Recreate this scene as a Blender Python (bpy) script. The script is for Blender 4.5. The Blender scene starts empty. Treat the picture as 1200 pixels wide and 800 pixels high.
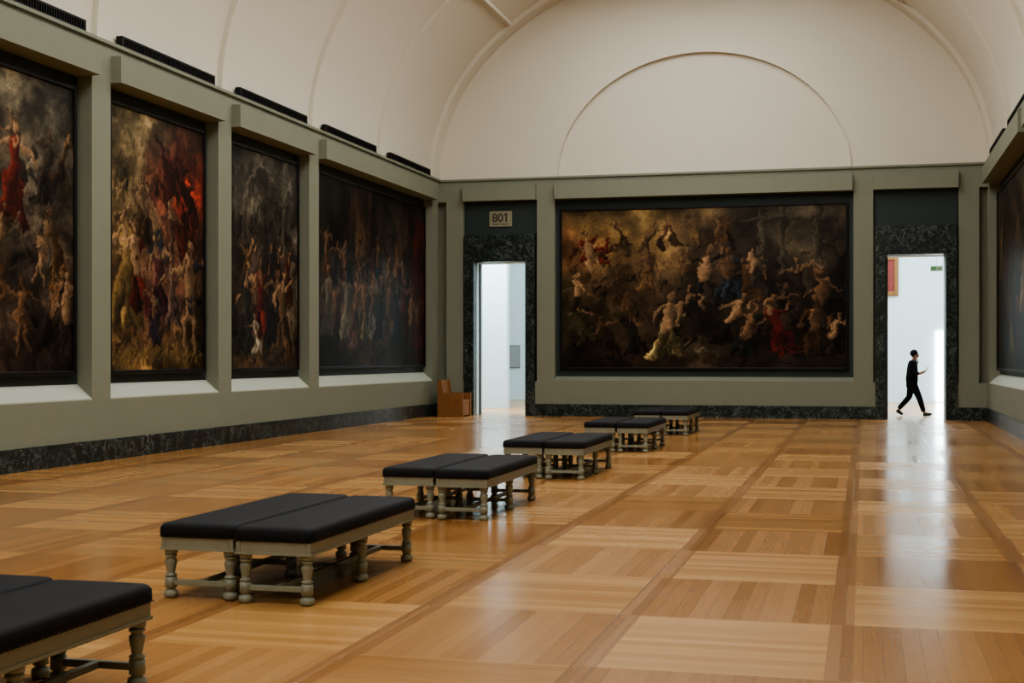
import bpy, bmesh, math, random
import numpy as np
from mathutils import Vector, Matrix
scene = bpy.context.scene
COL = scene.collection
H = 1.496; F = 1607.0; TH = math.radians(14.356); CAMX, CAMY = -.978, 1.04; CY = 418.1
LF, RF = -11.6, 1.845   # wall face planes
CX = (LF+RF)/2          # room axis
YB = 35.0
ZC = 6.07              # top of entablature
A, B = 6.84, 5.3       # vault ellipse

# ------------------------------------------------------------------ helpers
def lin(r, g, b):
    def f(c):
        c /= 255.0
        return c/12.92 if c <= .04045 else ((c+.055)/1.055)**2.4
    return (f(r), f(g), f(b), 1.0)

def newmat(name):
    m = bpy.data.materials.new(name); m.use_nodes = True
    nt = m.node_tree
    return m, nt, nt.nodes['Principled BSDF']

def setin(node, key, v, nt):
    s = node.inputs[key]
    if isinstance(v, bpy.types.NodeSocket): nt.links.new(v, s)
    else: s.default_value = v

def M(nt, op, a, b=None, c=None):
    n = nt.nodes.new('ShaderNodeMath'); n.operation = op
    for i, v in enumerate((a, b, c)):
        if v is not None: setin(n, i, v, nt)
    return n.outputs[0]

def MIX(nt, f, a, b, typ='RGBA', blend='MIX'):
    n = nt.nodes.new('ShaderNodeMix'); n.data_type = typ
    if typ == 'RGBA':
        n.blend_type = blend
        setin(n, 0, f, nt); setin(n, 6, a, nt); setin(n, 7, b, nt); return n.outputs[2]
    setin(n, 0, f, nt); setin(n, 2, a, nt); setin(n, 3, b, nt); return n.outputs[0]

def NOISE(nt, vec, scale, detail=4, rough=.5, dist=0.0):
    n = nt.nodes.new('ShaderNodeTexNoise')
    if vec is not None: nt.links.new(vec, n.inputs['Vector'])
    n.inputs['Scale'].default_value = scale; n.inputs['Detail'].default_value = detail
    n.inputs['Roughness'].default_value = rough; n.inputs['Distortion'].default_value = dist
    return n.outputs['Fac']

def OBJC(nt):
    return nt.nodes.new('ShaderNodeTexCoord').outputs['Object']

def simple(name, col, rough=.6, metal=0.0, var=.08, scale=3.0, bump=0.0, bscale=60, spec=.5, coat=0.0):
    m, nt, p = newmat(name)
    co = OBJC(nt)
    f = NOISE(nt, co, scale, 5, .6)
    lo = tuple(c*(1-var) for c in col[:3])+(1,); hi = tuple(min(1, c*(1+var)) for c in col[:3])+(1,)
    nt.links.new(MIX(nt, f, lo, hi), p.inputs['Base Color'])
    p.inputs['Roughness'].default_value = rough; p.inputs['Metallic'].default_value = metal
    p.inputs['Specular IOR Level'].default_value = spec
    p.inputs['Coat Weight'].default_value = coat
    if bump:
        b = nt.nodes.new('ShaderNodeBump'); b.inputs['Strength'].default_value = bump
        b.inputs['Distance'].default_value = .01
        nt.links.new(NOISE(nt, co, bscale, 4, .6), b.inputs['Height'])
        nt.links.new(b.outputs[0], p.inputs['Normal'])
    return m

m_green = simple('sage_green_paint', lin(135, 138, 121), .65, var=.05, bump=.05, bscale=25, spec=.2)
m_green_lit = simple('sage_green_lit_sill', lin(186, 190, 176), .6, var=.04, spec=.2)  # wall green painted lighter for the skylight falling on the sloping sills
m_teal = simple('dark_teal_paint', lin(52, 63, 62), .5, var=.1, spec=.3)
m_plaster = simple('cream_plaster', lin(219, 213, 198), .8, var=.03, scale=.6, bump=.05, bscale=12, spec=.2)
m_white = simple('pale_blue_white_paint', lin(188, 208, 214), .7, var=.02)
m_black = simple('black_metal', lin(18, 18, 18), .6, spec=.3)
m_frame = simple('black_frame_paint', lin(24, 24, 24), .4, spec=.25)
m_leather = simple('black_upholstery', lin(22, 22, 25), .75, var=.15, bump=.15, bscale=160, spec=.25)
m_bench = simple('grey_green_bench_paint', lin(142, 143, 124), .45, var=.14, scale=12, bump=.1)
m_brass = simple('aged_brass', lin(84, 78, 66), .6, metal=.3)

def wood_mat(name, c1, c2, rough=.6):
    m, nt, p = newmat(name)
    co = OBJC(nt)
    mp = nt.nodes.new('ShaderNodeMapping'); mp.inputs['Scale'].default_value = (14, 14, 1.2)
    nt.links.new(co, mp.inputs[0])
    f = NOISE(nt, mp.outputs[0], 1.6, 6, .6, 1.2)
    nt.links.new(MIX(nt, f, c1, c2), p.inputs['Base Color']); p.inputs['Roughness'].default_value = rough
    p.inputs['Specular IOR Level'].default_value = .25
    return m
m_wood = wood_mat('oak_chair_wood', lin(112, 74, 44), lin(164, 116, 72))

def marble_mat():
    m, nt, p = newmat('dark_green_marble')
    co = OBJC(nt)
    n1 = NOISE(nt, co, 5.5, 9, .7, .5)
    d = M(nt, 'ABSOLUTE', M(nt, 'SUBTRACT', n1, .5))
    vein = M(nt, 'SUBTRACT', 1.0, M(nt, 'MINIMUM', M(nt, 'MULTIPLY', d, 44.0), 1.0))
    n2 = NOISE(nt, co, 3.5, 6, .7, .8)
    n3 = NOISE(nt, co, 11.0, 6, .7, .3)
    vein = M(nt, 'MULTIPLY', vein, M(nt, 'MULTIPLY', M(nt, 'MAXIMUM', M(nt, 'SUBTRACT', n2, .36), 0.0), 3.0))
    base = MIX(nt, n3, lin(10, 16, 16), lin(44, 54, 52))
    c = MIX(nt, vein, base, lin(150, 162, 156))
    nt.links.new(c, p.inputs['Base Color']); p.inputs['Roughness'].default_value = .3
    p.inputs['Specular IOR Level'].default_value = .35
    return m
m_marble = marble_mat()

def floor_mat():
    m, nt, p = newmat('oak_parquet')
    co = OBJC(nt)
    s = nt.nodes.new('ShaderNodeSeparateXYZ'); nt.links.new(co, s.inputs[0])
    x, y = s.outputs[0], s.outputs[1]
    u = M(nt, 'DIVIDE', M(nt, 'ADD', x, 1.09), 1.2); v = M(nt, 'DIVIDE', M(nt, 'SUBTRACT', y, 7.55), 1.367)
    iu = M(nt, 'FLOOR', u); iv = M(nt, 'FLOOR', v)
    fu = M(nt, 'SUBTRACT', u, iu)
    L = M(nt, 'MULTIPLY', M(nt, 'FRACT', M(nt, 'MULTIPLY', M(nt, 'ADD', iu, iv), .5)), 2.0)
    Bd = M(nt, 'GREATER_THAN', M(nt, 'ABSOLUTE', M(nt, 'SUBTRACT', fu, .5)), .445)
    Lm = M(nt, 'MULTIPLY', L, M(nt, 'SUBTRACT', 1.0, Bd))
    pc = M(nt, 'DIVIDE', MIX(nt, Lm, x, y, 'FLOAT'), .0977)
    al = MIX(nt, Lm, y, x, 'FLOAT')
    pid = M(nt, 'FLOOR', pc); pf = M(nt, 'SUBTRACT', pc, pid)
    def wn(a, b, c):
        cv = nt.nodes.new('ShaderNodeCombineXYZ')
        for i, q in enumerate((a, b, c)): setin(cv, i, q, nt)
        w = nt.nodes.new('ShaderNodeTexWhiteNoise'); w.noise_dimensions = '3D'
        nt.links.new(cv.outputs[0], w.inputs['Vector']); return w.outputs['Value']
    ivb = M(nt, 'ADD', iv, .5); iub = M(nt, 'ADD', iu, .5); pib = M(nt, 'ADD', pid, .5)
    rt = wn(iub, ivb, 3.3)
    rp = wn(pib, iub, ivb)
    cv = nt.nodes.new('ShaderNodeCombineXYZ')
    setin(cv, 0, M(nt, 'MULTIPLY', pc, 2.6), nt); setin(cv, 1, M(nt, 'MULTIPLY', al, 1.0), nt); setin(cv, 2, M(nt, 'MULTIPLY', rp, 30.0), nt)
    g = NOISE(nt, cv.outputs[0], 2.6, 6, .65, .3)
    f = M(nt, 'ADD', M(nt, 'MULTIPLY', rp, .50), M(nt, 'MULTIPLY', M(nt, 'SUBTRACT', g, .24), .7))
    f = M(nt, 'MINIMUM', M(nt, 'MAXIMUM', f, 0.0), 1.0)
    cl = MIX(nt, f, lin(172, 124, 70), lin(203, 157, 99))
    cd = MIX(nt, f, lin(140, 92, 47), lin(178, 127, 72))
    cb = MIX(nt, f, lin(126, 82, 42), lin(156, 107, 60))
    Lv = M(nt, 'MINIMUM', M(nt, 'MAXIMUM', M(nt, 'ADD', M(nt, 'MULTIPLY', L, .56), M(nt, 'MULTIPLY', M(nt, 'SUBTRACT', rt, .2), .55)), 0.0), 1.0)  # sheen by plank direction put into the colour, plus random tile tone
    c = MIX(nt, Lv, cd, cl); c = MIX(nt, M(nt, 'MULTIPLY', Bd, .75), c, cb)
    gap = M(nt, 'GREATER_THAN', M(nt, 'ABSOLUTE', M(nt, 'SUBTRACT', pf, .5)), .48)
    c = MIX(nt, M(nt, 'MULTIPLY', gap, .25), c, lin(80, 50, 26))
    nt.links.new(c, p.inputs['Base Color'])
    big = NOISE(nt, co, .9, 3, .5)
    r = M(nt, 'ADD', M(nt, 'ADD', .10, M(nt, 'MULTIPLY', rt, .09)), M(nt, 'ADD', M(nt, 'MULTIPLY', big, .09), M(nt, 'MULTIPLY', rp, .05)))
    nt.links.new(r, p.inputs['Roughness'])
    h = M(nt, 'ADD', M(nt, 'MULTIPLY', M(nt, 'MULTIPLY', M(nt, 'SUBTRACT', rp, .5), pf), .5), M(nt, 'MULTIPLY', gap, -.2))
    h = M(nt, 'ADD', h, M(nt, 'MULTIPLY', NOISE(nt, co, 3.0, 3, .5), .8))
    b = nt.nodes.new('ShaderNodeBump'); b.inputs['Strength'].default_value = .33; b.inputs['Distance'].default_value = .004
    nt.links.new(h, b.inputs['Height']); nt.links.new(b.outputs[0], p.inputs['Normal'])
    return m
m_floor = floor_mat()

def emis(name, col, st):
    m, nt, p = newmat(name)
    n = NOISE(nt, OBJC(nt), .5, 2)
    p.inputs['Base Color'].default_value = (.6, .6, .6, 1)
    nt.links.new(MIX(nt, n, tuple(c*.96 for c in col[:3])+(1,), col), p.inputs['Emission Color'])
    p.inputs['Emission Strength'].default_value = st
    return m

def link(o, parent=None, **props):
    COL.objects.link(o)
    if parent is not None: o.parent = parent
    for k, v in props.items(): o[k] = v
    return o

def mesh_obj(name, bm, mats, parent=None, loc=None, smooth=False, **props):
    me = bpy.data.meshes.new(name)
    bmesh.ops.recalc_face_normals(bm, faces=bm.faces[:])
    bm.to_mesh(me); bm.free()
    for m in (mats if isinstance(mats, (list, tuple)) else [mats]): me.materials.append(m)
    if smooth:
        for p in me.polygons: p.use_smooth = True
    o = bpy.data.objects.new(name, me)
    if loc: o.location = loc
    return link(o, parent, **props)

def empty(name, loc, rotz=0, **props):
    e = bpy.data.objects.new(name, None); e.empty_display_size = .2
    e.location = loc; e.rotation_euler = (0, 0, rotz)
    return link(e, None, **props)

def box(bm, x0, x1, y0, y1, z0, z1, bevel=0, mi=0):
    vs = [bm.verts.new((x, y, z)) for x in (x0, x1) for y in (y0, y1) for z in (z0, z1)]
    fs = []
    for q in ((0, 1, 3, 2), (4, 6, 7, 5), (0, 4, 5, 1), (2, 3, 7, 6), (0, 2, 6, 4), (1, 5, 7, 3)):
        f = bm.faces.new([vs[i] for i in q]); f.material_index = mi; fs.append(f)
    bmesh.ops.recalc_face_normals(bm, faces=fs)
    if bevel:
        es = list({e for f in fs for e in f.edges})
        r = bmesh.ops.bevel(bm, geom=es, offset=bevel, segments=2, affect='EDGES', profile=.5)
        for f in r['faces']: f.material_index = mi
    return vs

def extr(bm, prof, axis, a0, a1):
    """extrude closed 2D profile [(p,z)] along axis ('x' or 'y')"""
    def P(p, z, a): return (a, p, z) if axis == 'x' else (p, a, z)
    v0 = [bm.verts.new(P(p, z, a0)) for p, z in prof]; v1 = [bm.verts.new(P(p, z, a1)) for p, z in prof]
    n = len(prof)
    for i in range(n): bm.faces.new((v0[i], v0[(i+1) % n], v1[(i+1) % n], v1[i]))
    bm.faces.new(v0); bm.faces.new(v1[::-1])

def lathe(bm, prof, seg=20, cx=0, cy=0):
    rings = []
    for r, z in prof:
        rings.append([bm.verts.new((cx+r*math.cos(2*math.pi*i/seg), cy+r*math.sin(2*math.pi*i/seg), z)) for i in range(seg)])
    for a, b in zip(rings, rings[1:]):
        for i in range(seg): bm.faces.new((a[i], a[(i+1) % seg], b[(i+1) % seg], b[i]))
    bm.faces.new(rings[0][::-1]); bm.faces.new(rings[-1])

ST = dict(kind='structure')
tn = [0]
def trim(bm, mat, **k):
    tn[0] += 1
    return mesh_obj('trim_%d' % tn[0], bm, mat, **ST, **k)

mir = lambda x: 2*CX - x
# ------------------------------------------------------------------ floor
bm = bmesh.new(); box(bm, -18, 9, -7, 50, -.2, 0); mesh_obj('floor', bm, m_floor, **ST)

# ------------------------------------------------------------------ side walls
ZS = .885     # dado top
PIL = [(-1.3, -.8), (2.65, 3.15), (6.6, 7.1), (10.55, 11.05), (14.5, 15.0), (18.45, 18.95), (22.4, 22.9), (26.35, 26.85), (34.35, 34.85)]
BAYS = [(a[1], b[0]) for a, b in zip(PIL, PIL[1:])]
ZH = 5.49
def side(sgn, name):
    fx = LF if sgn < 0 else RF
    X = lambda d: fx + sgn*d       # d = depth into the wall
    def xb(bm, d0, d1, *r, **k):
        a, b = sorted((X(d0), X(d1))); box(bm, a, b, *r, **k)
    bm = bmesh.new()
    xb(bm, .25, .6, -6.5, 35.75, 0, ZC)
    xb(bm, 0, .25, -6.5, 35.22, 0, ZS)
    xb(bm, 0, .25, -6.5, 35.22, ZH, ZC)
    mesh_obj('wall_'+name, bm, m_green, **ST)
    bm = bmesh.new(); xb(bm, -.035, 0, -6.5, YB, 0, .29); xb(bm, -.022, 0, -6.5, YB, .29, .305)
    mesh_obj('baseboard_'+name, bm, m_marble, **ST)
    for a, b in PIL:
        bm = bmesh.new(); xb(bm, 0, .25, a, b, ZS, ZH); trim(bm, m_green)
    for a, b in BAYS:
        bm = bmesh.new(); xb(bm, .235, .25, a, b, ZS, ZH); trim(bm, m_teal)
        bm = bmesh.new(); extr(bm, [(X(0), ZS), (X(.235), ZS), (X(.235), ZS+.22), (X(0), ZS+.02)], 'y', a, b); trim(bm, m_green_lit)
        bm = bmesh.new(); xb(bm, -.16, 0, a+.02, b-.02, ZH, 5.88); trim(bm, m_green)
    bm = bmesh.new(); xb(bm, -.05, 0, -6.5, YB, ZC-.05, ZC); trim(bm, m_green)
side(-1, 'left'); side(1, 'right')

# ------------------------------------------------------------------ back wall
D0, D1 = -.445, .918       # right door opening
FR0, FR1 = -.69, 1.17    # marble frame
DZ = 3.93
bm = bmesh.new()
ya, yb2 = YB+.22, YB+.75
for a, b in ((-12.2, mir(D1)), (mir(D0), D0), (D1, 2.45)): box(bm, a, b, ya, yb2, 0, ZC)
for a, b in ((mir(D1), mir(D0)), (D0, D1)): box(bm, a, b, ya, yb2, DZ, ZC)
box(bm, mir(FR0), FR0, YB, ya, 0, ZS)
box(bm, LF, mir(FR1), YB, ya, 0, ZS); box(bm, FR1, RF, YB, ya, 0, ZS)
box(bm, LF, RF, YB, ya, ZH, ZC)
mesh_obj('wall_back', bm, m_green, **ST)
for a, b in ((1.21, 1.67), (-1.20, -.74)):
    for q in ((a, b), (mir(b), mir(a))):
        bm = bmesh.new(); box(bm, q[0], q[1], YB, ya, ZS, ZH); trim(bm, m_green)
pa, pb = mir(-1.20), -1.20
bm = bmesh.new(); box(bm, pa, pb, ya-.015, ya, .9, ZH); trim(bm, m_teal)
bm = bmesh.new(); extr(bm, [(YB, ZS), (ya-.015, ZS), (ya-.015, ZS+.12), (YB, ZS+.02)], 'x', pa, pb); trim(bm, m_green)
for a, b in ((pa+.02, pb-.02), (-.73, 1.20), (mir(1.20), mir(-.73))):
    bm = bmesh.new(); box(bm, a, b, YB-.14, YB, ZH, 5.88); trim(bm, m_green)
bm = bmesh.new(); box(bm, LF, RF, YB-.05, YB, ZC-.05, ZC); trim(bm, m_green)
bm = bmesh.new()
for a, b in ((mir(FR0), FR0), (LF, mir(FR1)), (FR1, RF)):
    box(bm, a, b, YB-.035, YB, 0, .29); box(bm, a, b, YB-.022, YB, .29, .305)
mesh_obj('baseboard_back', bm, m_marble, **ST)
for i, (o0, o1, f0, f1) in enumerate(((mir(D1), mir(D0), mir(FR1), mir(FR0)), (D0, D1, FR0, FR1))):
    bm = bmesh.new()
    y0, y1 = YB-.06, YB+.22
    box(bm, f0, o0, y0, y1, 0, 4.62); box(bm, o1, f1, y0, y1, 0, 4.62); box(bm, o0, o1, y0, y1, DZ, 4.62)
    box(bm, o0-.06, o0-.02, y0-.025, y0, 0, DZ+.06); box(bm, o1+.02, o1+.06, y0-.025, y0, 0, DZ+.06); box(bm, o0-.06, o1+.06, y0-.025, y0, DZ+.02, DZ+.06)
    mesh_obj('door_%d' % (i+1), bm, m_marble, **ST)
    bm = bmesh.new(); box(bm, f0-.02, f1+.02, YB+.12, YB+.22, 4.62, ZH); trim(bm, m_teal)
    bm = bmesh.new(); box(bm, o0, o0+.012, YB+.2, YB+.75, 0, DZ); box(bm, o1-.012, o1, YB+.2, YB+.75, 0, DZ); box(bm, o0, o1, YB+.2, YB+.75, DZ-.012, DZ)
    trim(bm, m_white)
    bm = bmesh.new(); box(bm, o0+.012, o0+.05, YB+.42, YB+.50, 0, DZ-.02); trim(bm, m_teal)

# lunette with recessed inner arch
NA = 72
bm = bmesh.new()
ri, hi_ = 3.58, 2.95
def arc(a, b, y, z0=ZC): return [bm.verts.new((CX+a*math.cos(math.pi*i/NA), y, z0+b*math.sin(math.pi*i/NA))) for i in range(NA+1)]
o_ = arc(A+.1, B+.1, YB); n_ = arc(ri, hi_, YB); r_ = arc(ri, hi_, YB+.09); r2 = arc(ri, hi_, YB+.09)
for i in range(NA):
    bm.faces.new((o_[i], o_[i+1], n_[i+1], n_[i])); bm.faces.new((n_[i], n_[i+1], r_[i+1], r_[i]))
bm.faces.new(r2)
mesh_obj('wall_lunette', bm, m_plaster, **ST)
bm = bmesh.new(); prev = None
for i in range(NA+1):
    c, s = math.cos(math.pi*i/NA), math.sin(math.pi*i/NA)
    cur = [bm.verts.new((CX+(ri+dr)*c, yy, ZC+(hi_+dr)*s)) for dr, yy in ((0, YB), (0, YB-.035), (.045, YB-.035), (.045, YB))]
    if prev:
        for k in range(3): bm.faces.new((prev[k], prev[k+1], cur[k+1], cur[k]))
    prev = cur
trim(bm, m_plaster)
bm = bmesh.new(); box(bm, -12.2, 2.45, -6.8, -6.5, 0, ZC)
vs = [(CX+(A+.1)*math.cos(math.pi*i/NA), ZC+(B+.1)*math.sin(math.pi*i/NA)) for i in range(NA+1)]
bm.faces.new([bm.verts.new((x, -6.5, z)) for x, z in vs])
mesh_obj('wall_front', bm, m_plaster, **ST)

# vault with skylight opening
HX = 3.0
tk = math.acos(HX/A)
def vault(t0, t1, y0, y1, n=32):
    prev = None
    for i in range(n+1):
        t = t0+(t1-t0)*i/n
        x, z = CX+A*math.cos(t), ZC+B*math.sin(t)
        cur = (bm.verts.new((x, y0, z)), bm.verts.new((x, y1, z)))
        if prev: bm.faces.new((prev[0], prev[1], cur[1], cur[0]))
        prev = cur
bm = bmesh.new()
SY0, SY1 = -4.0, 33.0
vault(0, tk, -6.6, 35.05); vault(math.pi-tk, math.pi, -6.6, 35.05)
vault(tk, math.pi-tk, -6.6, SY0); vault(tk, math.pi-tk, SY1, 35.05)
zs = ZC+B*math.sin(tk)
for yy in (SY0, SY1):
    pts = [(CX+A*math.cos(tk+(math.pi-2*tk)*i/24), ZC+B*math.sin(tk+(math.pi-2*tk)*i/24)) for i in range(25)]
    bm.faces.new([bm.verts.new((x, yy, z)) for x, z in pts])
mesh_obj('ceiling', bm, m_plaster, smooth=True, **ST)
m_sky = emis('skylight_glass', (.96, .98, .97, 1), 4.3)
bm = bmesh.new(); box(bm, CX-HX-.05, CX+HX+.05, SY0, SY1, zs+.02, zs+.08); mesh_obj('window_1', bm, m_sky, **ST)
bm = bmesh.new()
for i in range(11):
    y = SY0+(SY1-SY0)*i/10; box(bm, CX-HX, CX+HX, y-.05, y+.05, zs-.06, zs+.02)
for i in range(-2, 3): box(bm, CX+i*1.4-.03, CX+i*1.4+.03, SY0, SY1, zs-.04, zs+.02)
trim(bm, m_plaster)
def rib(y0, y1, d, t0, t1):
    b2 = bmesh.new(); n = 40; rings = []
    for i in range(n+1):
        t = t0+(t1-t0)*i/n; c, s = math.cos(t), math.sin(t)
        o = (CX+(A+.01)*c, ZC+(B+.01)*s); q = (CX+(A-d)*c, ZC+(B-d)*s)
        rings.append([b2.verts.new((o[0], y0, o[1])), b2.verts.new((q[0], y0, q[1])), b2.verts.new((q[0], y1, q[1])), b2.verts.new((o[0], y1, o[1]))])
    for a, b in zip(rings, rings[1:]):
        for k in range(4): b2.faces.new((a[k], a[(k+1) % 4], b[(k+1) % 4], b[k]))
    b2.faces.new(rings[0]); b2.faces.new(rings[-1][::-1])
    trim(b2, m_plaster)
for yc in (6.85, 10.8, 14.8, 18.75, 22.72, 26.69, 30.66):
    rib(yc-.12, yc+.12, .09, 0, tk); rib(yc-.12, yc+.12, .09, math.pi-tk, math.pi)
rib(34.45, 35.0, .11, 0, math.pi)
tm = math.acos(4.73/A)
for t in (tm, math.pi-tm):
    x, z = CX+A*math.cos(t), ZC+B*math.sin(t)
    b2 = bmesh.new(); box(b2, x-.06, x+.06, -6.5, 34.5, z-.07, z+.03); trim(b2, m_plaster)

# ------------------------------------------------------------------ grilles on the cornice
def grille(sgn, y0, y1):
    fx = (LF if sgn < 0 else RF)
    e = empty('ventilation_grille', (fx+sgn*.03, (y0+y1)/2, ZC), label='long black slatted metal grille lying on the cornice ledge', category='grille', group='black grilles along the cornice')
    L2 = (y1-y0)/2; zt = .17
    b = bmesh.new(); box(b, -.05, .05, -L2, L2, 0, .03); box(b, -.05, .05, -L2, L2, zt-.03, zt)
    box(b, -.05, .05, -L2, -L2+.04, .03, zt-.03); box(b, -.05, .05, L2-.04, L2, .03, zt-.03)
    mesh_obj('grille_housing', b, m_black, e)
    b = bmesh.new(); n = int(L2*2/.06)
    box(b, -.02, .0, -L2+.04, L2-.04, .03, zt-.03)
    for i in range(1, n):
        y = -L2+i*2*L2/n; box(b, -.045, .045, y-.008, y+.008, .03, zt-.03)
    mesh_obj('grille_slats', b, m_black, e)
for k in range(5): grille(-1, 15.27+k*3.97, 18.27+k*3.97)
for k in (3, 4): grille(1, 15.27+k*3.97, 18.27+k*3.97)

# ------------------------------------------------------------------ paintings (generic stand-ins)
def srgb(c): 
    c = np.clip(np.asarray(c, float), 0, 255)/255
    return np.where(c <= .04045, c/12.92, ((c+.055)/1.055)**2.4)
def upsample(g, h, w):
    gh, gw = g.shape[:2]
    yy = np.linspace(0, gh-1, h); xx = np.linspace(0, gw-1, w)
    y0 = np.clip(yy.astype(int), 0, gh-2); x0 = np.clip(xx.astype(int), 0, gw-2)
    fy = yy-y0; fx = xx-x0; fy = fy*fy*(3-2*fy); fx = fx*fx*(3-2*fx)
    if g.ndim == 3: fy = fy[:, None, None]; fx = fx[None, :, None]
    else: fy = fy[:, None]; fx = fx[None, :]
    a = g[y0][:, x0]; b = g[y0][:, x0+1]; c = g[y0+1][:, x0]; d = g[y0+1][:, x0+1]
    return a*(1-fy)*(1-fx)+b*(1-fy)*fx+c*fy*(1-fx)+d*fy*fx
class Painter:
    def __init__(s, W, Hh, ppm, ctrl, seed):
        s.W, s.H, s.ppm = W, Hh, ppm; s.w, s.h = int(W*ppm)+1, int(Hh*ppm)+1
        s.r = np.random.RandomState(seed)
        g = np.array(ctrl, float)[::-1]          # row 0 = bottom
        s.img = upsample(g, s.h, s.w)
        for k, a in ((6, .35), (14, .35), (34, .25)):
            s.img *= (1+a*(s.noise(k)-.5)*2)[..., None]
        for _ in range(int(W*Hh*9)):
            x, y = s.r.uniform(0, W), s.r.uniform(0, Hh*.8)
            c = s.img[min(s.h-1, int(y*ppm)), min(s.w-1, int(x*ppm))]*s.r.uniform(.55, 1.65)
            a = s.r.uniform(0, 6.3); l = s.r.uniform(.06, .3)
            s.cap((x, y), (x+l*math.cos(a), y+l*math.sin(a)), s.r.uniform(.03, .1), s.r.uniform(.02, .07), c)
    def noise(s, k): return upsample(s.r.rand(max(2, int(k*s.H/s.W))+1, k+1), s.h, s.w)
    def cap(s, p0, p1, r0, r1, col, k=.6):
        x0, x1 = min(p0[0]-r0, p1[0]-r1), max(p0[0]+r0, p1[0]+r1); y0, y1 = min(p0[1]-r0, p1[1]-r1), max(p0[1]+r0, p1[1]+r1)
        i0, i1 = max(0, int(x0*s.ppm)-1), min(s.w, int(x1*s.ppm)+2); j0, j1 = max(0, int(y0*s.ppm)-1), min(s.h, int(y1*s.ppm)+2)
        if i0 >= i1 or j0 >= j1: return
        X, Y = np.meshgrid(np.arange(i0, i1)/s.ppm, np.arange(j0, j1)/s.ppm)
        dx, dy = p1[0]-p0[0], p1[1]-p0[1]; L = dx*dx+dy*dy+1e-9
        t = np.clip(((X-p0[0])*dx+(Y-p0[1])*dy)/L, 0, 1)
        R = r0+(r1-r0)*t; nx, ny = (X-p0[0]-dx*t)/R, (Y-p0[1]-dy*t)/R
        d = np.hypot(nx, ny)
        m = np.clip((1-d)*R*s.ppm/1.8, 0, 1)[..., None]
        sh = np.clip(.72+k*(-.55*nx+.55*ny), .1, 1.35)[..., None]
        s.img[j0:j1, i0:i1] = s.img[j0:j1, i0:i1]*(1-m)+np.array(col, float)*sh*m
    def drape(s, x, y, w, h, col, n=16, ang=None):
        U = s.r.uniform; base = U(0, 3.1) if ang is None else ang
        for _ in range(n):
            a = base+U(-.5, .5); px, py = x+U(-.5, .5)*w, y+U(-.5, .5)*h; l = U(.25, .6)*max(w, h)
            mx, my = px+l*.5*math.cos(a), py+l*.5*math.sin(a); a2 = a+U(-.7, .7); r = U(.05, .13)*max(w, h)
            b = U(.4, 1.3); c = [q*b for q in col]
            s.cap((px, py), (mx, my), r, r*.8, c); s.cap((mx, my), (mx+l*.5*math.cos(a2), my+l*.5*math.sin(a2)), r*.8, r*.3, c)
    def fig(s, x, y, h, cloth, skin=(176, 132, 92), lean=None, nude=False):
        r = s.r; U = r.uniform
        lean = U(-.45, .45) if lean is None else lean
        hip = (x+lean*.3*h, y+.42*h); ch = (x+lean*.65*h, y+.68*h); hd = (ch[0]+(lean*.25+U(-.06, .06))*h, ch[1]+.17*h)
        f1 = (x-.12*h+U(-.06, .06)*h, y); f2 = (x+.12*h+U(-.06, .06)*h, y)
        if nude:
            for f in (f1, f2):
                kn = ((f[0]+hip[0])/2+U(-.05, .08)*h, y+.24*h)
                s.cap(hip, kn, .085*h, .06*h, skin); s.cap(kn, f, .058*h, .03*h, skin)
            s.cap(hip, ch, .105*h, .13*h, skin); s.drape(x, y+.42*h, .25*h, .12*h, cloth, 7, .3)
        else:
            for i in range(15):
                t = U(-1, 1); b = U(.35, 1.45)
                bx, by = x+t*.24*h, y+U(0, .07)*h; kx, ky = (bx+hip[0])/2+U(-.05, .05)*h, (by+hip[1])/2+U(-.04, .04)*h
                c = [q*b for q in cloth]
                s.cap((bx, by), (kx, ky), U(.03, .075)*h, U(.04, .07)*h, c); s.cap((kx, ky), (hip[0]+t*.05*h, hip[1]), .06*h, .05*h, c)
            s.cap(hip, ch, .1*h, .12*h, cloth if r.rand() < .6 else skin)
            s.drape(ch[0], ch[1]-.1*h, .16*h, .16*h, cloth, 5)
        for sg in (-1, 1):
            sh = (ch[0]+sg*.1*h, ch[1]+.03*h); a = U(-1.5, .6)
            el = (sh[0]+sg*.15*h*math.cos(a), sh[1]+.15*h*math.sin(a)); a2 = a+U(-.9, 1.2)
            ha = (el[0]+sg*.14*h*math.cos(a2), el[1]+.14*h*math.sin(a2))
            s.cap(sh, el, .055*h, .042*h, cloth if r.rand() < .55 else skin); s.cap(el, ha, .04*h, .024*h, skin)
        s.cap(ch, hd, .045*h, .04*h, skin); s.cap((hd[0]-.01*h, hd[1]+.02*h), (hd[0]-.015*h, hd[1]+.03*h), .075*h, .07*h, (60, 42, 28)); s.cap(hd, (hd[0]+.006*h, hd[1]+.03*h), .055*h, .058*h, skin)
    def finish(s):
        n1, n2 = s.noise(int(s.W*7)), s.noise(int(s.W*7)); n3, n4 = s.noise(int(s.W*20)), s.noise(int(s.W*20))
        a, b = .16*s.ppm, .06*s.ppm
        J, I = np.meshgrid(np.arange(s.h), np.arange(s.w), indexing='ij')
        jj = np.clip(J+(n1-.5)*a+(n3-.5)*b, 0, s.h-1).astype(int); ii = np.clip(I+(n2-.5)*a+(n4-.5)*b, 0, s.w-1).astype(int)
        s.img = s.img[jj, ii]
        s.img *= (.72+.56*s.noise(int(s.W*2.2)))[..., None]
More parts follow.
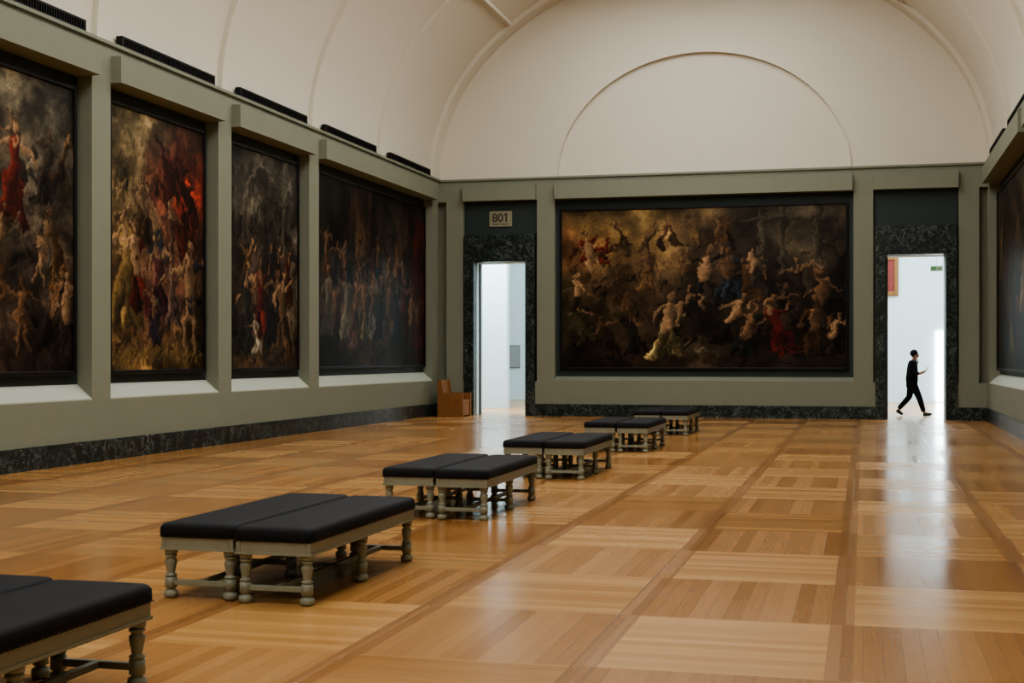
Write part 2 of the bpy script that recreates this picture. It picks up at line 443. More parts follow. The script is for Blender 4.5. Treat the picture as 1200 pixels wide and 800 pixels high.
def make_painting(P, loc, rotz, label, gain=1.0):
    e = empty('painting', loc, rotz, label=label, category='painting')
    P.finish()
    w, h = P.w, P.h
    img = P.img*(.88+.24*P.r.rand(h, w))[..., None]
    rgb = srgb(img*gain)
    xs = np.linspace(-P.W/2, P.W/2, w); zs_ = np.linspace(0, P.H, h)
    co = np.zeros((h, w, 3)); co[..., 0] = xs[None]; co[..., 2] = zs_[:, None]
    idx = np.arange(h*w).reshape(h, w)
    q = np.stack([idx[:-1, :-1], idx[:-1, 1:], idx[1:, 1:], idx[1:, :-1]], -1).reshape(-1, 4)
    me = bpy.data.meshes.new('canvas')
    me.from_pydata(co.reshape(-1, 3).tolist(), [], q.tolist())
    at = me.color_attributes.new('paint', 'FLOAT_COLOR', 'POINT')
    at.data.foreach_set('color', np.concatenate([rgb.reshape(-1, 3), np.ones((h*w, 1))], 1).astype(np.float32).ravel())
    me.materials.append(m_canvas)
    o = bpy.data.objects.new('canvas', me); o.location = (0, -.07, 0); link(o, e)
    b = bmesh.new(); fw = .06; hw = P.W/2
    box(b, -hw-fw, hw+fw, -.05, 0, -fw, P.H+fw)
    for a in ((-hw-fw, -hw, -fw, P.H+fw), (hw, hw+fw, -fw, P.H+fw), (-hw, hw, -fw, 0), (-hw, hw, P.H, P.H+fw)):
        box(b, a[0], a[1], -.1, -.05, a[2], a[3], bevel=.012)
    mesh_obj('picture_frame', b, m_frame, e)
    return e
m_canvas, nt, p = newmat('varnished_oil_paint')
at = nt.nodes.new('ShaderNodeVertexColor'); at.layer_name = 'paint'
co = OBJC(nt); n1 = NOISE(nt, co, 9, 8, .7, .6)
c = MIX(nt, 1.0, at.outputs[0], MIX(nt, n1, (.4, .4, .4, 1), (1.4, 1.4, 1.4, 1)), blend='MULTIPLY')
nt.links.new(c, p.inputs['Base Color']); p.inputs['Roughness'].default_value = .42; p.inputs['Specular IOR Level'].default_value = .12
b = nt.nodes.new('ShaderNodeBump'); b.inputs['Strength'].default_value = .2; b.inputs['Distance'].default_value = .01
nt.links.new(NOISE(nt, co, 22, 5, .6), b.inputs['Height']); nt.links.new(b.outputs[0], p.inputs['Normal'])

SK = (178, 140, 102); SK2 = (138, 102, 72); RED = (112, 42, 32); GOLD = (164, 134, 82); DK = (46, 38, 32); WH = (180, 166, 138); BL = (50, 58, 66); BR = (92, 66, 42)
P = Painter(7.0, 3.95, 46, [
 [(122, 96, 62), (158, 128, 82), (154, 126, 82), (128, 104, 72), (64, 56, 44), (104, 94, 76), (54, 46, 36)],
 [(98, 66, 42), (150, 116, 72), (136, 108, 70), (86, 68, 50), (50, 42, 34), (80, 70, 56), (40, 34, 28)],
 [(60, 50, 34), (88, 68, 46), (90, 70, 50), (54, 44, 34), (44, 36, 30), (48, 40, 32), (34, 29, 24)],
 [(44, 40, 28), (56, 46, 32), (58, 46, 34), (44, 36, 26), (50, 38, 28), (46, 34, 26), (30, 24, 20)],
 [(34, 28, 20), (44, 34, 26), (50, 38, 28), (60, 48, 36), (46, 36, 28), (40, 32, 26), (26, 20, 16)]], 5)
for x in (5.0, 5.5, 6.35): P.cap((x, 2.3), (x, 3.9), .1, .1, (96, 86, 70))
P.cap((4.6, 3.6), (6.8, 3.6), .07, .07, (90, 80, 64))
for i in range(7): P.fig(1.7+i*.42+P.r.uniform(-.1, .1), 3.0+P.r.uniform(-.1, .1), .75, [BR, (120, 94, 62), (106, 74, 52)][i % 3], SK2)
P.drape(.75, 2.85, .7, .5, RED, 18, .5); P.fig(.9, 2.3, 1.25, RED, SK, nude=True)
for x, y, h_, c_ in ((1.6, 1.5, 1.0, BR), (.7, .6, 1.1, (60, 56, 36)), (1.3, .2, 1.2, (70, 52, 36)), (2.1, 1.9, 1.1, (104, 78, 50)), (.35, 1.4, 1.0, (64, 54, 36)), (3.2, 1.9, 1.1, (70, 60, 44)), (3.5, 1.6, 1.5, DK), (4.2, 1.7, 1.3, BL), (4.7, 1.6, 1.2, BR), (5.3, 1.3, 1.3, DK), (5.9, 1.4, 1.4, (60, 46, 38)), (6.5, 1.0, 1.5, DK), (1.9, .3, 1.3, DK), (3.6, .9, 1.2, DK), (4.1, .6, 1.3, (56, 44, 36)), (4.5, .3, 1.3, (40, 46, 40)), (5.0, .7, 1.4, (70, 54, 42)), (6.2, .3, 1.5, BR), (4.9, 2.0, 1.0, (66, 56, 48)), (6.6, .3, 1.1, DK)):
    P.fig(x, y, h_, c_, SK if P.r.rand() < .45 else SK2)
P.fig(2.65, .25, 1.75, (166, 144, 94), SK, lean=.1)
P.fig(5.55, .35, 1.4, RED, SK, lean=-.3)
P.drape(3.3, .5, .5, .3, (130, 116, 94), 7, .2)
make_painting(P, (CX-.01, YB+.205, 1.236), 0, 'huge dark baroque oil painting of many draped figures in black frame', 1.02)
def leftp(P, yc, lab, gain=.96): make_painting(P, (LF-.235, yc, 1.30), math.pi/2, lab, gain)
P = Painter(2.95, 3.95, 50, [
 [(46, 42, 34), (70, 60, 44), (116, 106, 84), (60, 56, 46), (36, 34, 30)],
 [(84, 62, 44), (92, 76, 56), (96, 86, 70), (90, 82, 68), (60, 54, 46)],
 [(60, 46, 36), (84, 66, 50), (104, 90, 72), (96, 84, 68), (70, 60, 48)],
 [(46, 36, 30), (70, 52, 40), (64, 52, 42), (60, 50, 42), (60, 46, 36)],
 [(30, 24, 20), (46, 36, 28), (46, 36, 30), (40, 32, 28), (34, 28, 24)]], 11)
for x, y, h_, c_, nd in ((1.6, 2.5, 1.0, (70, 60, 50), 0), (2.2, 2.3, 1.0, (84, 70, 56), 0), (2.6, 2.5, .9, BR, 0), (1.45, 1.9, 1.5, RED, 0), (2.1, 1.2, 1.1, (80, 70, 60), 1), (2.6, 1.1, 1.2, BR, 0), (1.0, .9, 1.4, BR, 0), (2.3, .3, 1.2, DK, 0), (1.7, .2, 1.1, (96, 60, 38), 1), (2.75, .2, 1.3, DK, 0), (.5, .2, 1.5, DK, 0), (.5, 1.9, 1.4, RED, 0)):
    P.fig(x, y, h_, c_, SK if P.r.rand() < .5 else SK2, nude=bool(nd))
P.drape(1.6, 2.2, .5, .5, RED, 9)
leftp(P, 16.76, 'tall dark oil painting with red-robed figures among clouds', 1.0)
P = Painter(2.95, 3.95, 50, [
 [(84, 74, 54), (100, 88, 64), (90, 78, 58), (84, 52, 40), (60, 42, 32)],
 [(100, 84, 58), (110, 94, 66), (96, 52, 40), (104, 40, 30), (86, 36, 28)],
 [(96, 76, 50), (84, 64, 46), (100, 70, 52), (92, 42, 32), (66, 46, 34)],
 [(80, 58, 38), (90, 62, 46), (90, 62, 50), (84, 62, 48), (60, 46, 36)],
 [(100, 78, 48), (118, 92, 58), (114, 88, 56), (108, 84, 54), (66, 50, 36)]], 21)
P.drape(2.1, 3.0, 1.0, .7, (88, 38, 30), 26, 2.2); P.drape(2.4, 2.4, .7, .6, (80, 34, 28), 16, 1.8)
for x, y, h_, c_, nd in ((.9, 2.0, 1.1, BR, 0), (1.4, 1.7, 1.2, BL, 0), (1.9, 1.6, 1.2, (116, 80, 62), 0), (.45, .7, 1.9, (156, 126, 76), 0), (.9, .9, 1.5, (104, 42, 32), 0), (1.45, .8, 1.4, (96, 54, 56), 0), (1.9, .7, 1.2, (120, 94, 82), 0), (1.3, .45, .9, (68, 54, 68), 0), (2.45, .25, 2.0, (50, 50, 60), 1)):
    P.fig(x, y, h_, c_, SK, nude=bool(nd), lean=0 if h_ > 1.8 else None)
for i in range(26): P.cap((.1+i*.11, .08+.1*(i % 2)), (.16+i*.11, .2+.1*(i % 3)), .05, .04, (146, 118, 70))
leftp(P, 20.70, 'tall oil painting with red drapery and standing figures', .96)
P = Painter(2.95, 3.95, 50, [
 [(46, 46, 42), (66, 62, 54), (84, 78, 68), (64, 60, 52), (44, 42, 38)],
 [(52, 48, 42), (76, 70, 60), (60, 54, 46), (80, 74, 64), (54, 50, 44)],
 [(54, 46, 38), (60, 50, 42), (50, 42, 36), (60, 50, 42), (70, 62, 52)],
 [(46, 36, 30), (60, 48, 36), (56, 40, 32), (60, 48, 38), (90, 78, 62)],
 [(60, 46, 34), (84, 64, 44), (84, 64, 44), (80, 62, 44), (60, 48, 38)]], 31)
for k in range(24):
    t0, t1 = math.pi*k/24, math.pi*(k+1)/24
    P.cap((1.45+.85*math.cos(t0), 2.9+.75*math.sin(t0)), (1.45+.85*math.cos(t1), 2.9+.75*math.sin(t1)), .07, .07, (106, 98, 84))
for x in (.6, 2.3): P.cap((x, 2.2), (x, 2.95), .09, .09, (98, 90, 76))
for i in range(10): P.cap((.75+i*.16, 2.65), (.75+i*.16, 2.95), .03, .03, (110, 102, 88))
for x, y, h_, c_ in ((.4, 1.2, 1.2, BR), (2.0, 1.3, 1.1, DK), (2.5, 1.2, 1.1, (86, 44, 34)), (.65, .3, 1.8, (64, 58, 50)), (1.3, .5, 1.6, (104, 40, 30)), (1.75, .4, 1.6, DK), (2.25, .3, 1.7, (116, 88, 62)), (1.1, .25, .8, WH)):
    P.fig(x, y, h_, c_, SK if P.r.rand() < .6 else SK2)
for j in range(9): P.cap((2.75, .3+j*.2), (2.75, .4+j*.2), .1, .1, (116, 102, 80))
leftp(P, 24.66, 'tall oil painting of figures beneath a stone arch', 1.0)
P = Painter(6.95, 3.95, 36, [
 [(36, 34, 32), (30, 28, 26), (64, 42, 34), (30, 26, 24), (40, 36, 32), (44, 32, 28), (30, 24, 22)],
 [(40, 38, 34), (34, 32, 28), (80, 62, 46), (44, 38, 32), (50, 44, 38), (50, 36, 30), (60, 28, 22)],
 [(44, 40, 34), (50, 44, 36), (54, 44, 36), (64, 54, 46), (70, 62, 52), (50, 42, 34), (76, 30, 24)],
 [(50, 40, 32), (64, 52, 42), (74, 60, 50), (80, 66, 52), (56, 46, 36), (60, 48, 40), (70, 28, 22)],
 [(34, 30, 26), (44, 36, 30), (46, 36, 30), (60, 42, 34), (40, 34, 28), (34, 28, 24), (40, 24, 20)]], 41)
for x in (1.9, 3.0): P.cap((x, 2.3), (x, 3.8), .13, .13, (74, 58, 46))
for i in range(14): P.fig(.4+i*.46+P.r.uniform(-.1, .1), 1.5+P.r.uniform(-.1, .6), 1.1, [BR, DK, (84, 42, 34), BL][i % 4], SK2)
for i, c_ in enumerate((WH, BR, WH, (116, 72, 54), GOLD, WH, DK, (110, 84, 62), BL, RED, BR, RED)): P.fig(.45+i*.54, .35+P.r.uniform(0, .3), 1.6, [q*.75 for q in c_], SK2, lean=.05)
P.drape(6.3, 2.2, .5, 1.6, (92, 30, 24), 22, 1.5)
leftp(P, 30.72, 'very wide dark oil painting of a crowded ceremony', .97)
P = Painter(6.95, 3.95, 22, [
 [(50, 44, 36), (44, 40, 34), (60, 50, 40), (60, 56, 44)], [(60, 44, 32), (70, 50, 36), (84, 64, 44), (70, 60, 46)],
 [(40, 34, 28), (70, 44, 30), (60, 44, 32), (50, 40, 30)], [(30, 26, 20), (36, 30, 24), (40, 34, 26), (30, 26, 20)]], 51)
for i in range(16): P.fig(.4+(i*.83) % 6.4, .3+(i % 3)*.8, 1.5, [BR, DK, RED, GOLD, BL][i % 5], SK2)
make_painting(P, (RF+.235, 30.65, 1.25), -math.pi/2, 'very wide dark oil painting with clustered figures in shadow', .9)

# ------------------------------------------------------------------ room number sign
e = empty('room_number_sign', (mir(.24), YB+.115, 4.84), 0, label='beige room number plaque reading 801 above the doorway', category='sign')
m_plaq = simple('beige_plaque', lin(148, 143, 120), .5); m_ink = simple('dark_ink', lin(62, 58, 48), .6)
b = bmesh.new(); box(b, -.3, .3, -.03, 0, 0, .40, bevel=.006)
mesh_obj('sign_plate', b, m_plaq, e)
b = bmesh.new()
for q in ((-.2, -.02, .055, .075), (.02, .2, .055, .075)): box(b, q[0], q[1], -.034, -.03, q[2], q[3])
mesh_obj('sign_caption', b, m_ink, e)
cu = bpy.data.curves.new('sign_number', 'FONT'); cu.body = '80'; cu.size = .30; cu.align_x = 'RIGHT'; cu.extrude = .003; cu.offset = .006
to = bpy.data.objects.new('tmp', cu); COL.objects.link(to); dg = bpy.context.evaluated_depsgraph_get()
me = bpy.data.meshes.new_from_object(to.evaluated_get(dg)); bpy.data.objects.remove(to)
bm = bmesh.new(); bm.from_mesh(me)
zz = [v.co.y for v in bm.verts]; z0_, z1_ = min(zz), max(zz)
for v in bm.verts: v.co.x += .075
box(bm, .132, .174, z0_, z1_, -.003, .003)
q = [bm.verts.new((a, b_, .003)) for a, b_ in ((.132, z1_), (.132, z1_-.045), (.094, z1_-.075), (.094, z1_-.035))]; bm.faces.new(q)
bm.to_mesh(me); bm.free()
me.materials.clear(); me.materials.append(m_ink)
o = bpy.data.objects.new('sign_number', me); o.rotation_euler = (math.pi/2, 0, 0); o.location = (0, -.034, .125); link(o, e)

# ------------------------------------------------------------------ benches
def rounded_cushion(bm, w, l, z0, z1, r=.035, dome=.010):
    nx, ny = 12, 28
    def fx(i, n, half):
        t = -1+2*i/n
        return half*math.copysign(1-(1-abs(t))**1.6, t)
    grid = []
    for j in range(ny+1):
        row = []
        for i in range(nx+1):
            x = fx(i, nx, w/2); y = fx(j, ny, l/2)
            ex = max(0, (abs(x)-(w/2-r))/r); ey = max(0, (abs(y)-(l/2-r))/r)
            d = min(1, math.hypot(ex, ey)); 
            z = (z1-r*.75)+r*.75*math.sqrt(max(0, 1-d*d))+dome*(1-(2*x/w)**2)*(1-(2*y/l)**4)
            if ex > 0 and ey > 0:
                s_ = max(ex, ey)/math.hypot(ex, ey)
                x = math.copysign((w/2-r)+r*ex*s_, x); y = math.copysign((l/2-r)+r*ey*s_, y)
            row.append(bm.verts.new((x, y, z)))
        grid.append(row)
    for j in range(ny):
        for i in range(nx): bm.faces.new((grid[j][i], grid[j][i+1], grid[j+1][i+1], grid[j+1][i]))
    loop = [grid[0][i] for i in range(nx+1)]+[grid[j][nx] for j in range(1, ny+1)]+[grid[ny][i] for i in range(nx-1, -1, -1)]+[grid[j][0] for j in range(ny-1, 0, -1)]
    prev = loop
    for zz, s in ((z0+.02, 1.006), (z0, .995)):
        cur = [bm.verts.new((v.co.x*s, v.co.y*(1+(s-1)*.4), zz)) for v in loop]
        for k in range(len(loop)): bm.faces.new((prev[k], prev[(k+1) % len(loop)], cur[(k+1) % len(loop)], cur[k]))
        prev = cur
    bm.faces.new(prev)

W_, L_ = .51, 1.98
ZF0, ZF1 = .302, .382
b = bmesh.new(); rounded_cushion(b, W_, L_, ZF1, .468); me_c = mesh_obj('cushion', b, m_leather, smooth=True)
b = bmesh.new()
hw, hl = W_/2-.012, L_/2-.012
for q in ((-hw, -hw+.03, -hl, hl), (hw-.03, hw, -hl, hl), (-hw+.03, hw-.03, -hl, -hl+.03), (-hw+.03, hw-.03, hl-.03, hl)):
    box(b, q[0], q[1], q[2], q[3], ZF0, ZF1, bevel=.004)
for q in ((-hw-.006, hw+.006, -hl-.006, -hl), (-hw-.006, hw+.006, hl, hl+.006), (-hw-.006, -hw, -hl, hl), (hw, hw+.006, -hl, hl)):
    box(b, q[0], q[1], q[2], q[3], ZF0, ZF0+.015)
me_f = mesh_obj('seat_frame', b, m_bench)
b = bmesh.new()
def nail(x, y):
    bmesh.ops.create_icosphere(b, subdivisions=1, radius=.005, matrix=Matrix.Translation((x, y, ZF1+.004)))
n = 54
for i in range(n+1):
    y = -hl+.0+2*hl*i/n
    nail(-W_/2+.001, y); nail(W_/2-.001, y)
for i in range(1, 16):
    x = -hw+2*hw*i/16; nail(x, -L_/2+.001); nail(x, L_/2-.001)
me_n = mesh_obj('nail_trim', b, m_brass, kind='stuff')
prof = [(.026, 0), (.040, .006), (.044, .022), (.042, .045), (.026, .056), (.026, .064), (.037, .068), (.037, .137), (.027, .141), (.036, .148), (.036, .156), (.025, .163), (.025, .172), (.030, .20), (.037, .238), (.037, .25), (.026, .264), (.026, .27), (.037, .276), (.037, .288), (.027, .293), (.040, .298), (.040, .33)]
prof = [(r, z*(ZF0+.004)/.33) for r, z in prof]
b = bmesh.new(); lathe(b, prof, 24); me_l = mesh_obj('leg', b, m_bench, smooth=False)
for pl in me_l.data.polygons: pl.use_smooth = abs(pl.normal.z) < .9
b = bmesh.new()
LX, LY = hw-.042, hl-.05
for y in (-LY, 0, LY): box(b, -LX+.032, LX-.032, y-.017, y+.017, .078, .112, bevel=.004)
for q in ((-LY+.017, -.017), (.017, LY-.017)): box(b, -.018, .018, q[0], q[1], .078, .112, bevel=.004)
me_s = mesh_obj('stretcher', b, m_bench)
proto = [(me_c, (0, 0, 0)), (me_f, (0, 0, 0)), (me_n, (0, 0, 0)), (me_s, (0, 0, 0))]+[(me_l, (sx*LX, sy*LY, 0)) for sx in (-1, 1) for sy in (-1, 0, 1)]
def bench(x, y, rot=0):
    e = empty('museum_bench', (x, y, 0), rot, label='long black upholstered museum bench with grey-green turned legs', category='bench', group='paired museum benches on the parquet')
    for po, loc in proto:
        c_ = po.copy(); COL.objects.link(c_); c_.parent = e; c_.location = loc
for rx, ny_ in ((-4.11, 4.72), (-4.165, 8.67), (-4.28, 13.06), (-4.25, 17.36), (-4.22, 22.3), (-4.20, 27.1)):
    bench(rx-W_/2, ny_+L_/2)
    bench(rx-W_*1.5-.024, ny_+L_/2+.06)
for po, _ in proto[:5]: bpy.data.objects.remove(po)

# ------------------------------------------------------------------ wooden armchair in the corner
e = empty('wooden_armchair', (-10.98, 34.25, 0), math.radians(-4), label='blocky oak armchair with solid side panels standing in the corner', category='chair')
def part(name, fn, mat=m_wood):
    b = bmesh.new(); fn(b); return mesh_obj(name, b, mat, e)
for sy in (-.31, .27):
    b = bmesh.new(); extr(b, [(-.34, 0), (.34, 0), (.34, .58), (-.18, .60), (-.24, .92), (-.34, .92)], 'y', sy, sy+.04)
    mesh_obj('side_panel', b, m_wood, e)
b = bmesh.new(); extr(b, [(-.24, .30), (-.20, .30), (-.28, .92), (-.32, .92)], 'y', -.27, .27); mesh_obj('backrest', b, m_wood, e)
part('seat', lambda b: box(b, -.22, .32, -.27, .27, .36, .41, bevel=.006))
part('front_rail', lambda b: box(b, .28, .31, -.27, .27, .03, .36))

# ------------------------------------------------------------------ rooms beyond
bm = bmesh.new(); box(bm, -18, 9, 48, 48.3, 0, 6.2); mesh_obj('wall_far', bm, m_white, **ST)
bm = bmesh.new(); box(bm, -13.5, -11.08, 39.9, 40.2, 0, 6.2); mesh_obj('wall_partition', bm, m_white, **ST)
bm = bmesh.new(); box(bm, -18, -17.8, 35.75, 48, 0, 6.2); mesh_obj('wall_annex_left', bm, m_white, **ST)
bm = bmesh.new(); box(bm, 8.8, 9, 35.75, 48, 0, 6.2); mesh_obj('wall_annex_right', bm, m_white, **ST)
bm = bmesh.new(); box(bm, -18, -12.2, 35.6, 35.75, 0, 6.2); box(bm, 2.45, 9, 35.6, 35.75, 0, 6.2); box(bm, -12.2, 2.45, 35.3, 35.75, ZC, 6.2); mesh_obj('wall_annex_front', bm, m_white, **ST)
bm = bmesh.new(); box(bm, -18, 9, 35.3, 48.3, 6.2, 6.4); mesh_obj('ceiling_annex', bm, m_white, **ST)
m_win = emis('bright_daylight_glass', (.86, .95, 1.0, 1), 18)
bm = bmesh.new(); box(bm, 1.34, 2.5, 47.93, 48.0, .05, 2.33); mesh_obj('window_2', bm, m_win, **ST)
m_gold = simple('gilt_frame', lin(120, 84, 40), .5, metal=.2, var=.4, scale=14, bump=.3); m_redc = simple('red_painted_canvas', lin(104, 32, 24), .6, var=.8, scale=6)
e = empty('gilt_framed_painting', (-.40, 47.97, 3.52), 0, label='small red painting in ornate gilt frame on the pale wall', category='painting')
b = bmesh.new(); box(b, -.42, .42, -.04, 0, .13, 1.16); mesh_obj('canvas', b, m_redc, e)
b = bmesh.new()
for q in ((-.55, -.42, 0, 1.29), (.42, .55, 0, 1.29), (-.42, .42, 0, .13), (-.42, .42, 1.16, 1.29)): box(b, q[0], q[1], -.08, 0, q[2], q[3], bevel=.02)
mesh_obj('picture_frame', b, m_gold, e)
e = empty('exit_sign', (.82, 37.2, 3.66), 0, label='small green and white emergency exit sign', category='sign')
b = bmesh.new(); box(b, -.15, .15, -.03, .03, 0, .13, bevel=.006); mesh_obj('sign_box', b, simple('sign_white', lin(180, 198, 180), .5), e)
b = bmesh.new(); box(b, -.13, -.02, -.034, -.03, .03, .10); box(b, .02, .08, -.034, -.03, .055, .075)
v1 = [b.verts.new(q) for q in ((.08, -.033, .04), (.08, -.033, .09), (.12, -.033, .065))]; b.faces.new(v1)
mesh_obj('sign_arrow', b, simple('sign_green', lin(110, 155, 110), .5), e)
b = bmesh.new(); box(b, -.005, .005, -.005, .005, .13, 2.5); mesh_obj('hanging_rod', b, m_white, e)
e = empty('wall_panel', (-12.92, 47.98, 1.13), 0, label='small grey information panel on the pale wall', category='panel')
b = bmesh.new(); box(b, -.2, .2, -.03, 0, 0, .76, bevel=.006); mesh_obj('panel_board', b, simple('grey_panel', lin(130, 140, 140), .6), e)
b = bmesh.new(); box(b, -.22, .22, -.02, 0, -.02, .78); mesh_obj('panel_border', b, simple('grey_edge', lin(90, 98, 98), .6), e)

def area(name, loc, rot, sx, sy, power, col):
    l = bpy.data.lights.new(name, 'AREA'); l.shape = 'RECTANGLE'; l.size = sx; l.size_y = sy; l.energy = power; l.color = col
    o = bpy.data.objects.new(name, l); o.location = loc; o.rotation_euler = rot; COL.objects.link(o)
area('annex_daylight', (1.5, 42, 6.1), (0, 0, 0), 10, 10, 2150, (.82, .93, 1.0))
area('annex_daylight', (-9, 45, 6.1), (0, 0, 0), 8, 5, 480, (.76, .90, 1.0))
area('annex_daylight', (-11.5, 38, 6.1), (0, 0, 0), 5, 3, 1300, (.86, .95, 1.0))

# ------------------------------------------------------------------ person
def skin_mesh(name, verts, edges, radii, mat, parent, sub=2, root=0):
    me = bpy.data.meshes.new(name); me.from_pydata(verts, edges, [])
    o = bpy.data.objects.new(name, me); COL.objects.link(o)
    m1 = o.modifiers.new('s', 'SKIN'); m1.use_smooth_shade = True
    for i, r in enumerate(radii):
        sv = me.skin_vertices[0].data[i]; sv.radius = (r, r) if not isinstance(r, tuple) else r
        sv.use_root = (i == root)
    m2 = o.modifiers.new('u', 'SUBSURF'); m2.levels = sub; m2.render_levels = sub
    dg = bpy.context.evaluated_depsgraph_get(); dg.update()
    me2 = bpy.data.meshes.new_from_object(o.evaluated_get(dg)); bpy.data.objects.remove(o)
    me2.materials.clear(); me2.materials.append(mat)
    for p_ in me2.polygons: p_.use_smooth = True
    o2 = bpy.data.objects.new(name, me2); return link(o2, parent)
PX, PY = .22, 37.15
e = empty('person', (PX, PY, 0), 0, label='person in black suit striding while looking at a phone', category='person')
m_skin = simple('skin', lin(140, 98, 78), .55); m_suit = simple('black_suit', lin(20, 20, 24), .9, spec=.1); m_hair = simple('dark_hair', lin(14, 12, 11), .7, spec=.2); m_shoe = simple('black_shoe', lin(14, 14, 14), .45)
m_shirt = simple('white_shirt', lin(190, 190, 190), .8)
V = []; E = []; R = []
def add(p, r, pr=None):
    V.append(p); R.append(r)
    if pr is not None: E.append((pr, len(V)-1))
    return len(V)-1
pel = add((0, 0, .90), .11); sp = add((.01, 0, 1.08), .10, pel); chs = add((.02, 0, 1.27), (.12), sp); nb = add((.045, 0, 1.40), .06, chs); nk = add((.06, 0, 1.44), .05, nb)
hm = add((.085, 0, 1.52), .086, nk); ht = add((.085, 0, 1.60), .074, hm); nose = add((.178, 0, 1.525), .014, hm)
arms = {}
for sg, el, wr, hd in ((-1, (-.04, -.23, 1.08), (.2, -.14, 1.09), (.27, -.11, 1.12)), (1, (-.05, .23, 1.08), (.17, .16, 1.06), (.25, .12, 1.09))):
    s0 = add((.015, sg*.17, 1.335), .05, chs); a = add(el, .036, s0); w = add(wr, .026, a); h_ = add(hd, .032, w)
    arms[sg] = (V[s0], el, wr, hd)
    for k, off in enumerate((-.024, -.008, .008, .024)):
        f1 = add((hd[0]+.045, hd[1]+off*.6, hd[2]+.01+off*.6), .009, h_); add((hd[0]+.062-.004*k, hd[1]+off*.6-sg*.0+.02*(-sg), hd[2]+.035+off*.5), .008, f1)
    t = add((hd[0]+.005, hd[1]-sg*.035, hd[2]+.02), .010, h_); add((hd[0]+.03, hd[1]-sg*.04, hd[2]+.045), .009, t)
legs = {}
for sg, kn, an, toe in ((-1, (.17, -.09, .49), (.29, -.09, .10), (.44, -.09, .06)), (1, (-.06, .09, .48), (-.33, .09, .17), (-.24, .09, .045))):
    h0 = add((0, sg*.09, .86), .08, pel); k0 = add(kn, .055, h0); a0 = add(an, .036, k0); add(toe, .028, a0); legs[sg] = (V[h0], kn, an, toe)
skin_mesh('body', V, E, R, m_skin, e)
V = []; E = []; R = []
a = add((0, 0, .78), .165); b_ = add((.0, 0, .95), .165, a); c_ = add((.01, 0, 1.1), .152, b_); d_ = add((.02, 0, 1.28), .175, c_); n_ = add((.04, 0, 1.40), .085, d_)
for sg in (-1, 1):
    s0, el, wr, hd = arms[sg]; q = add((s0[0], s0[1], s0[2]), .10, d_)
    qm = add(tuple((s0[k]+el[k])/2 for k in range(3)), .082, q); q2 = add(el, .075, qm)
    q3 = add(tuple((wr[k]+el[k])/2 for k in range(3)), .062, q2); add((wr[0]-.03, wr[1], wr[2]), .05, q3)
skin_mesh('jacket', V, E, R, m_suit, e)
V = []; E = []; R = []
a = add((0, 0, .88), .135)
for sg in (-1, 1):
    h0, kn, an, toe = legs[sg]; q = add(h0, .115, a)
    qm = add(tuple((h0[k]+kn[k])/2 for k in range(3)), .10, q); q2 = add(kn, .082, qm); q3 = add(tuple((an[k]+kn[k])/2 for k in range(3)), .072, q2); add((an[0], an[1], an[2]+.0), .06, q3)
skin_mesh('trousers', V, E, R, m_suit, e)
b = bmesh.new(); bmesh.ops.create_uvsphere(b, u_segments=12, v_segments=8, radius=1, matrix=Matrix.Translation((.125, 0, 1.375)) @ Matrix.Diagonal((.045, .05, .07, 1))); mesh_obj('shirt_collar', b, m_shirt, e, smooth=True, label='white shirt collar')
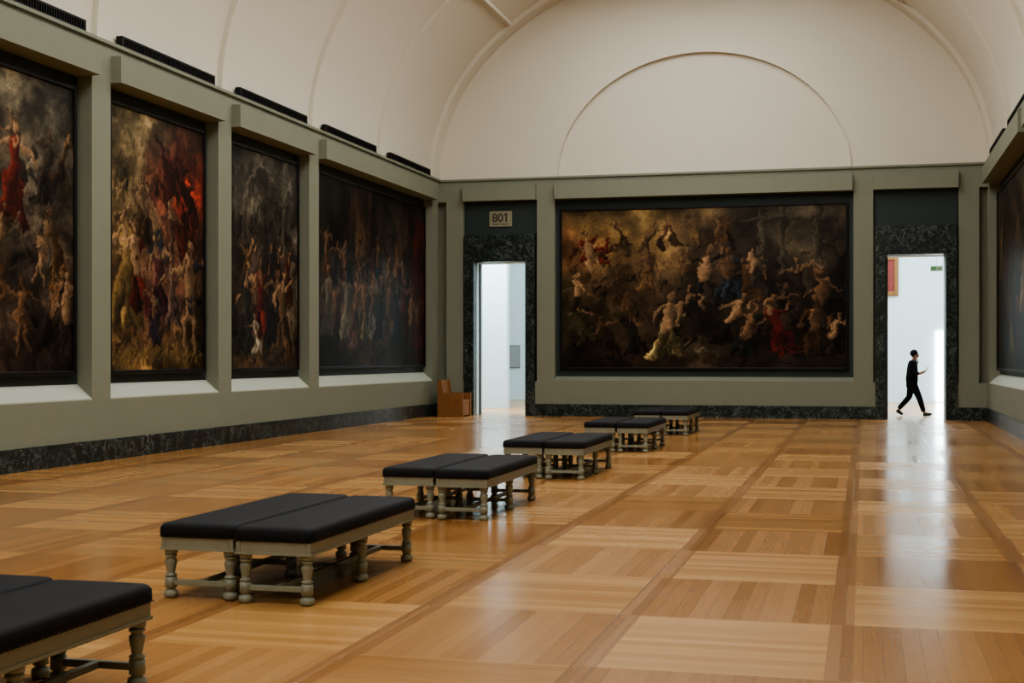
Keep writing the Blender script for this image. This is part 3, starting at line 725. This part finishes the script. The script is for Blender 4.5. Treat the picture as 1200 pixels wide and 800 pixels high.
for sg in (-1, 1):
    h0, kn, an, toe = legs[sg]
    V = []; E = []; R = []
    if sg < 0: pts = [((an[0]-.03, an[1], .05), .05), ((an[0]+.08, an[1], .048), .047), ((toe[0]+.05, toe[1], .06), .036)]
    else: pts = [((an[0]-.05, an[1], .15), .047), ((an[0]+.03, an[1], .09), .048), ((toe[0]+.03, toe[1], .035), .035)]
    pr = None
    for p_, r_ in pts: pr = add(p_, r_, pr)
    skin_mesh('shoe', V, E, R, m_shoe, e)
b = bmesh.new(); bmesh.ops.create_uvsphere(b, u_segments=20, v_segments=14, radius=.1, matrix=Matrix.Translation((.052, 0, 1.59)) @ Matrix.Diagonal((1.0, .94, 1.0, 1)))
mesh_obj('hair', b, m_hair, e, smooth=True)
for sg in (-1, 1):
    b = bmesh.new(); bmesh.ops.create_uvsphere(b, u_segments=8, v_segments=6, radius=.022, matrix=Matrix.Translation((.075, sg*.089, 1.525)) @ Matrix.Diagonal((.9, .4, 1.3, 1))); mesh_obj('ear', b, m_skin, e, smooth=True)
    b = bmesh.new(); bmesh.ops.create_uvsphere(b, u_segments=8, v_segments=6, radius=.011, matrix=Matrix.Translation((.161, sg*.032, 1.54))); mesh_obj('eye', b, m_hair, e, smooth=True)
b = bmesh.new(); box(b, .153, .165, -.02, .02, 1.482, 1.49); mesh_obj('mouth', b, simple('lips', lin(110, 60, 52), .5), e)
ph = empty('phone', (PX+.33, PY, 1.13), 0, label='dark phone held in both hands', category='phone')
b = bmesh.new(); box(b, -.008, .008, -.085, .085, 0, .14, bevel=.003); o = mesh_obj('phone_body', b, m_black, ph); o.rotation_euler = (0, .5, 0)
b = bmesh.new(); box(b, -.0095, -.008, -.07, .07, .01, .13); o = mesh_obj('phone_screen', b, emis('screen', (.6, .7, .8, 1), .4), ph); o.rotation_euler = (0, .5, 0)

# ------------------------------------------------------------------ world, camera
w = bpy.data.worlds.new('world'); scene.world = w; w.use_nodes = True
w.node_tree.nodes['Background'].inputs[0].default_value = (.6, .7, .8, 1); w.node_tree.nodes['Background'].inputs[1].default_value = .3
try:
    scene.view_settings.look = 'AgX - Medium High Contrast'
except Exception: pass
cam = bpy.data.cameras.new('camera'); cam.sensor_width = 36; cam.lens = F/1200*36; cam.shift_y = (CY-400)/1200
cam.clip_end = 200
co_ = bpy.data.objects.new('camera', cam); co_.location = (CAMX, CAMY, H); co_.rotation_euler = (math.pi/2, 0, TH); COL.objects.link(co_)
scene.camera = co_
